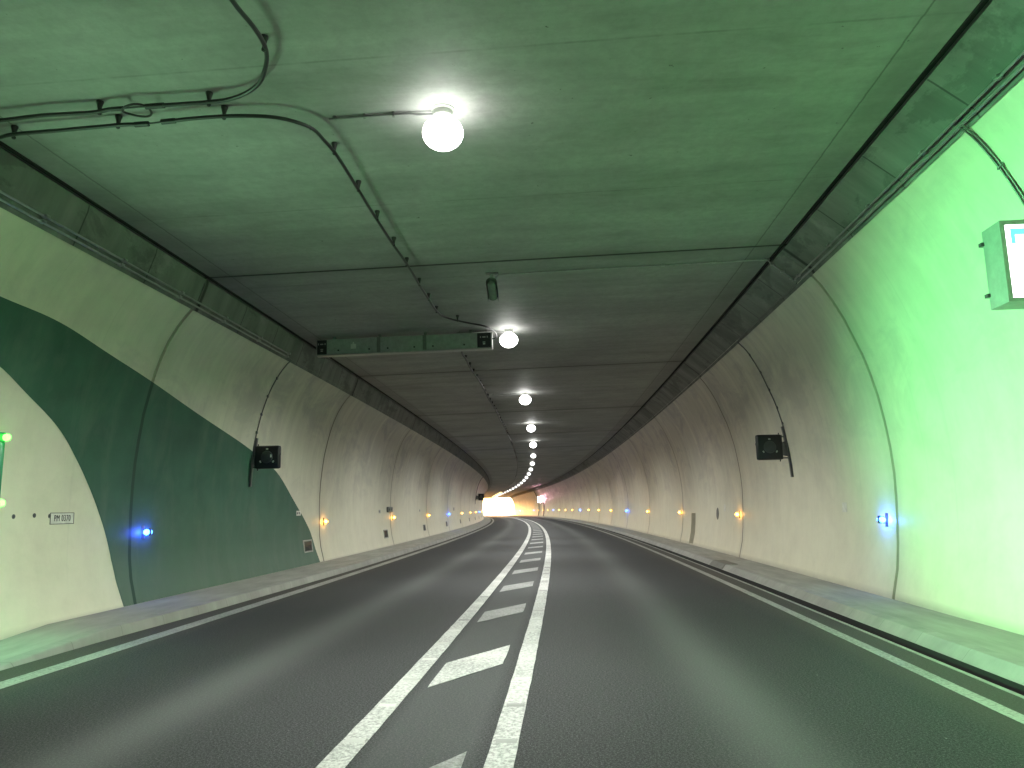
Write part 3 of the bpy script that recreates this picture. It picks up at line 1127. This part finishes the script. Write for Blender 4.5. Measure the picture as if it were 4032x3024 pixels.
# ------------------------------------------------------------------ conduits and cables
def pipe(name, pts, r, label, cat, mat='dsteel', clips=None, group=None, n=8, step=3):
    o0 = Vector(pts[0])
    rt = empty(name, Matrix.Translation(o0), label, cat, group)
    bm = bmesh.new()
    tube(bm, [Vector(p)-o0 for p in smooth_path(pts, step)], r, n)
    finish('run', bm, M[mat], rt)
    if clips:
        for c, d in clips:
            bm = bmesh.new()
            c = Vector(c)-o0
            m_ = Vector(d).to_track_quat('X', 'Z').to_matrix().to_4x4()
            v = box(bm, -r*.8, r*1.6, -r*2.4, r*2.4, -r*2.2, r*2.2)
            for q in v:
                q.co = m_ @ q.co + c
            finish('clip', bm, M[mat], rt, smooth=False)
    return rt
# twin pipes along the foot of the left beam, ending at the message sign
for k, (du, dh) in enumerate(((.035, -.015), (.075, .045))):
    pts = [P(float(s), -6.002+du, 4.927+dh) for s in np.arange(-8, 17.6, 1.6)]
    pipe('conduit', pts, .015, ('lower' if k == 0 else 'upper') + ' of the two pipes along the left beam foot', 'conduit', 'steel', clips=[(p, (0, 0, 1)) for p in pts], group='pipes along the beam feet')
for k, (du, dh) in enumerate(((-.035, -.03), (-.085, .025))):
    s_end = 12.55
    pts = [P(float(s), 3.978+du, 5.206+dh) for s in np.arange(-8, s_end, 1.45)]
    if k == 1:      # turns up over the beam and crosses the ceiling to the camera
        pts += [P(s_end, 3.90, 5.23), P(s_end, 3.86, 5.26), P(s_end, 3.72, 5.385), P(s_end, 3.56, 5.515), P(s_end, 3.49, 5.595), P(s_end, 3.40, ceil_h(3.4)-.02)]
        pts += [P(s_end, float(u), ceil_h(u)-.02) for u in np.arange(2.6, -.9, -.85)] + [P(s_end, -1.02, ceil_h(-1)-.03), P(s_end+.03, -1.10, ceil_h(-1)-.09), P(s_end+.05, -1.115, 5.28)]
    pipe('conduit', pts, .013 if k else .015, 'right beam foot pipe that turns across the ceiling to the camera' if k else 'lower pipe along the right beam foot', 'conduit', 'steel', clips=[(p, (0, 0, 1)) for p in pts[:-6]], group='pipes along the beam feet')
# thin pipe carrying on along the right beam to the drop for the signal box
pts = [P(float(s), 3.95, 5.185) for s in np.arange(12.6, 17.0, 1.1)] + [P(16.97, 3.97, 5.17), P(17.0, 4.0, 5.12)]
pts += [P(17.0, wall_u(1, h)-.02, h) for h in (4.95, 4.7, 4.4, 4.1, 3.8, 3.5, 3.2, 3.0)]
pipe('conduit', pts, .012, 'thin pipe down the right wall to the signal box', 'conduit', 'dsteel', clips=[(P(17.0, wall_u(1, h)-.015, h), (1, 0, 0)) for h in (4.85, 4.45, 4.05, 3.65, 3.3)], group='pipes dropping down the walls')
pts = [P(16.35, -5.99, 4.90)] + [P(16.35, wall_u(-1, h)+.02, h) for h in (4.8, 4.6, 4.3, 4.0, 3.7, 3.4, 3.1, 2.95)]
pipe('conduit', pts, .012, 'thin pipe down the left wall to the signal box', 'conduit', 'dsteel', clips=[(P(16.35, wall_u(-1, h)+.015, h), (1, 0, 0)) for h in (4.5, 4.1, 3.7, 3.3)], group='pipes dropping down the walls')
pts = [P(80.0, -5.99, 4.90)] + [P(80.0, wall_u(-1, h)+.03, h) for h in (4.8, 4.5, 4.0, 3.5, 3.1)]
pipe('conduit', pts, .03, 'far pipe down the left wall to the small signal box', 'conduit', 'dsteel', group='pipes dropping down the walls')
for k, ds in enumerate((0, .045)):
    pts = [P(7.22+ds, 3.93, 5.17)] + [P(7.25+ds, wall_u(1, h)-.02, h) for h in (5.08, 4.9, 4.7, 4.5, 4.3, 4.15)] + [P(7.25+ds, wall_u(1, 4.05)-.05, 4.05)]
    pipe('conduit', pts, .010, ('nearer' if k == 0 else 'farther') + ' of the two thin pipes dropping to the lit sign', 'conduit', 'dsteel', clips=[(P(7.25+ds, wall_u(1, 4.75)-.015, 4.75), (1, 0, 0))], group='pipes dropping down the walls')
for s, hh, rr, w in ((156.6, 5.1, .07, 'farther'), (146.3, 2.9, .09, 'nearer')):
    pts = [P(s, wall_u(1, h)-.05, h) for h in np.linspace(hh, .14, 8)]
    pipe('wall_cable', pts, rr, '%s dark cable down the far right wall by the lit sign' % w, 'cable', 'cable', clips=[(P(s, wall_u(1, 2.2)-.06, 2.2), (1, 0, 0)), (P(s, wall_u(1, 1.7)-.06, 1.7), (1, 0, 0))])

CD = .115       # the cables hang this far under the ceiling
def cpt(s, u, extra=0.0):
    return P(s, u, ceil_h(u)-CD-extra)
ca = [(1.0, -2.44), (2.6, -2.43), (4.0, -2.44), (5.01, -2.44), (5.37, -2.41), (5.60, -2.41), (5.78, -2.45), (5.97, -2.54), (6.17, -2.67), (6.32, -2.85), (6.41, -3.06), (6.43, -3.27), (6.43, -3.51), (6.43, -3.76)]
ca2 = [(6.43, -4.12), (6.43, -4.24), (6.46, -4.40), (6.455, -4.66), (6.45, -4.94), (6.48, -5.36), (6.46, -5.60)]
cb = [(6.80, -5.62), (6.75, -5.42), (6.74, -4.93), (6.72, -4.33), (6.735, -4.1)]
cb2 = [(6.72, -3.83), (6.70, -3.56), (6.70, -3.24), (6.73, -2.97), (6.79, -2.76), (6.90, -2.60), (7.06, -2.48), (7.32, -2.44), (7.69, -2.41), (8.58, -2.42), (9.53, -2.43), (10.5, -2.43), (11.5, -2.41), (12.52, -2.42), (13.51, -2.42), (14.3, -2.41), (14.75, -2.36), (15.08, -2.2), (15.41, -1.95), (15.78, -1.62), (16.21, -1.46)]
def cable(label, segs, group='black cables slung under the ceiling'):
    o0 = cpt(*segs[0][0][0])
    rt = empty('ceiling_cable', Matrix.Translation(o0), label, 'cable', group)
    for path, r, nm in segs:
        bm = bmesh.new()
        pts = smooth_path([cpt(*q) - o0 for q in path], 4)
        tube(bm, pts, r, 10)
        if nm == 'run':
            pass
        finish(nm, bm, M['cable'], rt)
    return rt
loopc = [(6.43+.11*math.sin(a)+.06, -4.00+.13*math.cos(a)*1.0, .01*math.sin(2*a)) for a in np.linspace(PI*.9, PI*4.4, 34)]
cable('black ceiling cable that curves back to the top edge of the picture', [(ca, .0195, 'run'), ([(6.43, -3.70), (6.43, -3.80), (6.43, -3.88)], .027, 'sleeve'), ([(6.43, -3.86), (6.425, -4.0), (6.43, -4.14)], .009, 'jumper'), (ca2, .0195, 'run'), ([(6.43, -4.10), (6.43, -4.22)], .021, 'sleeve'), (loopc, .0105, 'slack_loop')])
cable('black ceiling cable that bends forward to the message sign', [(cb, .0195, 'run'), ([(6.735, -4.16), (6.735, -4.02)], .027, 'sleeve'), ([(6.735, -4.05), (6.73, -3.95), (6.715, -3.82)], .009, 'jumper'), ([(6.72, -3.88), (6.715, -3.74)], .027, 'sleeve'), (cb2, .0190, 'run')])
cc = [(17.3, -2.35), (17.97, -2.37), (18.62, -2.43), (19.33, -2.42)] + [(float(s), -2.43-.02*math.sin(s)) for s in np.arange(20.3, 60, 1.0)] + [(float(s), -2.43) for s in np.arange(62, S1-1, 3.0)]
cable('long black ceiling cable running on beyond the message sign', [(cc, .025, 'run')])

def hanger():
    bm = bmesh.new()
    lathe(bm, [(.034, .115), (.034, .100), (.026, .075), (.015, .030), (.013, .012), (.020, .0), (.020, -.014), (.012, -.022)], 12)
    return finish('cable_hanger', bm, M['cable'])
hg = hanger()
tag(hg, 'x', 'cable hanger', 'black cone hangers carrying the ceiling cables')
places = []
for s, u, lab in ((5.69, -2.44, 'black cone hanger at the upper cable bend near the top edge'), (6.46, -3.28, 'black cone hanger right of the cable loop on the upper cable'), (6.72, -3.25, 'black cone hanger right of the cable loop on the lower cable'), (6.47, -4.36, 'black cone hanger just left of the cable loop on the upper cable'), (6.745, -4.34, 'black cone hanger just left of the cable loop on the lower cable'), (6.80, -5.46, 'black cone hanger at the far left of the lower cable'), (15.2, -2.11, 'black cone hanger where the cable swings across to the message sign')):
    places.append((s, u, lab))
for k, s in enumerate((7.6, 8.58, 9.53, 10.54, 11.47, 12.57, 13.51, 14.42)):
    places.append((s, -2.42, 'black cone hanger before the message sign, %s on the straight cable run' % ordw(k+1)))
k = 0
s = 19.33
while s < 95:
    k += 1
    places.append((s, -2.43, 'black cone hanger beyond the message sign, %s along the cable' % ordw(k)))
    s += .97
for i, (s, u, lab) in enumerate(places):
    o = hg if i == 0 else hg.copy()
    if i:
        COL.objects.link(o)
    o.matrix_world = frame(s, u, ceil_h(u)-CD-.001)
    o['label'] = lab

# ------------------------------------------------------------------ message sign over the left lane, seen from behind
ms = 16.5
mm = frame(ms, -3.495, 5.232) @ Matrix.Rotation(math.atan2(.062, 3.95), 4, 'Y').inverted()
r = empty('message_sign', mm, 'long grey-green message sign box hanging under the ceiling', 'message sign')
HW, HH = 1.975, .178
bm = bmesh.new()
box(bm, -HW, HW, .012, .20, -HH, HH, .008)
finish('housing', bm, M['ggrey'], r)
for x0, x1 in ((-HW+.235, -.62), (-.52, .42), (.52, HW-.33)):
    bm = bmesh.new()
    box(bm, x0, x1, -.002, .011, -HH+.02, HH-.004, .003)
    finish('rear_panel', bm, M['ggrey'], r, smooth=False)
for x0, x1 in ((-.612, -.528), (.428, .512)):
    bm = bmesh.new()
    box(bm, x0, x1, .003, .0115, -HH+.02, HH-.004)
    finish('divider', bm, M['dsteel'], r, smooth=False)
for (x0, x1) in ((-HW+.01, -HW+.225), (HW-.32, HW-.02)):
    bm = bmesh.new()
    box(bm, x0, x1, -.006, .0115, -HH+.015, HH-.015, .004)
    box(bm, x0+.015, x1-.015, -.012, -.0065, -HH+.035, HH-.035)
    e = finish('end_cover', bm, M['black'], r, smooth=False)
    bm = bmesh.new()
    xm = (x0+x1)/2
    box(bm, xm-.035, xm+.035, -.0145, -.0125, .055, .08)
    box(bm, xm-.03, xm+.03, -.0145, -.0125, -.055, -.04)
    box(bm, xm-.025, xm+.025, -.0145, -.0125, -.10, -.075)
    for sx in (-1, 1):
        box(bm, xm+sx*.075-.010, xm+sx*.075+.010, -.0145, -.0125, .05, .09)
    finish('label_sticker', bm, M['greyp'], e, smooth=False)
bm = bmesh.new()
box(bm, -HW-.01, HW+.01, -.022, .19, -HH-.018, -HH-.002, .004)
box(bm, -HW-.012, -HW-.001, -.014, .20, -HH, HH, .003)
box(bm, HW+.001, HW+.012, -.014, .20, -HH, HH, .003)
finish('edge_trim', bm, M['steel'], r)
bm = bmesh.new()
for x in (-1.48, -.78, -.36, .24, .66, 1.36):
    lathe(bm, [(.020, -.002), (.020, -.012), (.010, -.020), (.004, -.021)], 12, 'y', (x, 0, -.085))
finish('lock', bm, M['black'], r)
bm = bmesh.new()
box(bm, -1.20, -1.08, -.0045, -.0022, -.06, .045)
vs = [bm.verts.new(c) for c in ((-1.165, -.0045, .055), (-1.115, -.0045, .055), (-1.14, -.0045, .10))]
bm.faces.new(vs)
finish('sticker', bm, M['label'], r, smooth=False)
bm = bmesh.new()
for x in (-1.6, -.55, .48, 1.5):
    box(bm, x-.03, x+.03, .07, .13, HH-.005, HH+.09)
finish('hanger', bm, M['dsteel'], r, smooth=False)
bm = bmesh.new()
tube(bm, smooth_path([(HW-.01, .05, .03), (HW+.06, .05, .04), (HW+.11, .02, .08), (HW+.10, -.12, .12), (HW+.06, -.28, .145)], 4), .013, 8)
tube(bm, smooth_path([(1.08, .20, -HH-.01), (1.10, .35, -HH+.05), (1.10, .7, .06), (1.12, 1.1, .16)], 4), .013, 8)
finish('cable_entry', bm, M['cable'], r)

# ------------------------------------------------------------------ camera housing on the ceiling
r = empty('surveillance_camera', frame(12.5, -1.155, ceil_h(-1.15)) @ Matrix.Rotation(PI, 4, 'Z'), 'small grey surveillance camera hanging from the ceiling by its pipe', 'camera')
bm = bmesh.new()
box(bm, -.11, .11, -.06, .06, -.022, -.001, .008)
finish('base_plate', bm, M['dsteel'], r)
bm = bmesh.new()
tube(bm, [(0, .0, -.02), (0, .01, -.12), (0, .06, -.18)], .03, 14)
finish('arm', bm, M['ggrey'], r)
bm = bmesh.new()
tube(bm, [(0, -.16, -.395), (0, -.15, -.395), (0, .13, -.245), (0, .17, -.225)], [.055, .068, .068, .045], 20)
finish('body', bm, M['camgrey'], r)
bm = bmesh.new()
vs = []
for (y, z) in ((-.235, -.405), (.15, -.19)):
    vs.append([bm.verts.new((.095*math.sin(a), y+.0, z+.085*math.cos(a)-.02)) for a in np.linspace(-PI*.62, PI*.62, 13)])
for k in range(12):
    bm.faces.new((vs[0][k], vs[0][k+1], vs[1][k+1], vs[1][k]))
g = bmesh.ops.solidify(bm, geom=bm.faces[:], thickness=.005)
finish('sun_hood', bm, M['camgrey'], r)
bm = bmesh.new()
lathe(bm, [(.05, -.0), (.05, -.01), (.02, -.012)], 18, 'y', (0, -.162, -.398))
finish('lens', bm, M['black'], r)

# ------------------------------------------------------------------ lit sign box on the right wall
ls = 7.0
r = empty('lit_sign', frame(ls, 4.035, 3.32), 'square lit white sign in a grey box on the right wall', 'sign')
SW, SH, SD = .78, .775, .30
bm = bmesh.new()
box(bm, .0, SW, .012, SD, .0, SH, .008)
finish('housing', bm, M['ggrey'], r)
bm = bmesh.new()
t = .045
for (x0, x1, z0, z1) in ((0, SW, SH-t, SH), (0, SW, 0, t*.9), (0, t, t*.9, SH-t), (SW-t, SW, t*.9, SH-t)):
    box(bm, x0, x1, -.006, .0115, z0, z1, .003)
finish('frame', bm, M['ggrey'], r, smooth=False)
bm = bmesh.new()
box(bm, t, SW-t, .001, .011, t*.9, SH-t)
fc = finish('lit_face', bm, M['panel'], r, smooth=False)
bm = bmesh.new()
def ring_line(bm, x0, x1, z0, z1, rad, w, y):
    o_, i_ = [], []
    for (cx, cz, a0) in ((x1-rad, z1-rad, 0), (x0+rad, z1-rad, 90), (x0+rad, z0+rad, 180), (x1-rad, z0+rad, 270)):
        for k in range(6):
            a = R(a0+90*k/5)
            o_.append(bm.verts.new((cx+rad*math.cos(a), y, cz+rad*math.sin(a))))
            i_.append(bm.verts.new((cx+(rad-w)*math.cos(a), y, cz+(rad-w)*math.sin(a))))
    for k in range(len(o_)):
        k2 = (k+1) % len(o_)
        bm.faces.new((o_[k], o_[k2], i_[k2], i_[k]))
box(bm, t+.045, SW-t-.04, -.0015, .0005, SH-t-.095, SH-t-.035)
box(bm, t+.045, t+.085, -.0015, .0005, SH-t-.18, SH-t-.0955)
finish('cyan_border', bm, M['cyan'], fc, smooth=False)
bm = bmesh.new()
vs = [bm.verts.new(c) for c in ((.245, -.002, .16), (.33, -.002, .22), (.55, -.002, .22), (.55, -.002, .10), (.33, -.002, .10))]
bm.faces.new(vs)
finish('arrow', bm, M['greyp'], fc, smooth=False)
bm = bmesh.new()
for z in (.14, SH-.13):
    box(bm, -.028, .03, SD-.03, SD+.025, z-.018, z+.018, .004)
finish('hinge', bm, M['char'], r, smooth=False)
bm = bmesh.new()
box(bm, .55, wall_u(1, 3.7)-4.06+.02, .09, .15, .2, .26)
finish('bracket', bm, M['dsteel'], r, smooth=False)

r = empty('lit_sign', frame(149.0, 4.02, 2.75), 'small far lit sign glowing pinkish white on the right wall', 'sign')
bm = bmesh.new()
box(bm, .0, .66, .02, .25, .0, 1.15, .01)
finish('housing', bm, M['ggrey'], r)
bm = bmesh.new()
box(bm, .03, .63, .0, .018, .03, 1.12)
finish('lit_face', bm, M['farsign'], r, smooth=False)

# ------------------------------------------------------------------ exit door in the left wall, only its far edge in the picture
r = empty('exit_door', frame(7.37, -6.83, .10), 'green exit door frame with green lights at the left edge', 'door')
bm = bmesh.new()
D0, D1 = -1.35, 1.35
box(bm, -.30, .10, D1-.14, D1, .0, 2.34, .008)
box(bm, -.30, .10, D0, D0+.14, .0, 2.34, .008)
box(bm, -.30, .10, D0, D1, 2.341, 2.46, .008)
finish('frame', bm, M['gdoor'], r)
bm = bmesh.new()
box(bm, -.28, -.01, D0+.14, D1-.14, .0, 2.34)
dl = finish('door_leaf', bm, M['gdoor'], r, smooth=False)
bm = bmesh.new()
tube(bm, [(.0, -.9, 1.0), (.05, -.9, 1.0), (.05, .9, 1.0), (.0, .9, 1.0)], .018, 8)
finish('push_bar', bm, M['steel'], dl)
for y in (D1-.02, D0+.02):
    for z in (.86, 1.62, 2.40):
        bm = bmesh.new()
        lathe(bm, [(.040, .0), (.045, .03), (.036, .055), (.012, .07)], 18, 'x', (.10, y, z))
        finish('green_lamp', bm, M['led'], r)
def exit_spot(energy, colour, size, blend, a, b, soft=.25, flat=1.0):
    g = bpy.data.lights.new('exit_light', 'SPOT')
    g.energy = energy
    g.color = colour
    g.spot_size = R(size)
    g.spot_blend = blend
    g.shadow_soft_size = soft
    o = bpy.data.objects.new('exit_light', g)
    COL.objects.link(o)
    o.location = P(*a)
    o.rotation_euler = (P(*b)-P(*a)).to_track_quat('-Z', 'Y').to_euler()
    o.scale = (1, flat, 1)
exit_spot(GREEN_W*21, (.21, 1.0, .37), 80, .75, (6.2, -6.35, 2.3), (5.9, 5.0, 2.5), .25, .43)    # straight across onto the other wall
exit_spot(GREEN_W*1.35, (.46, 1.0, .54), 130, 1.0, (7.0, -6.35, 1.6), (6.6, 0.0, 5.4), .9)           # up over the ceiling
exit_spot(GREEN_W*.45, (.26, 1.0, .46), 100, .8, (7.6, -6.45, 2.4), (7.7, -6.1, 0.0), .1)           # down onto the ramp of the pavement
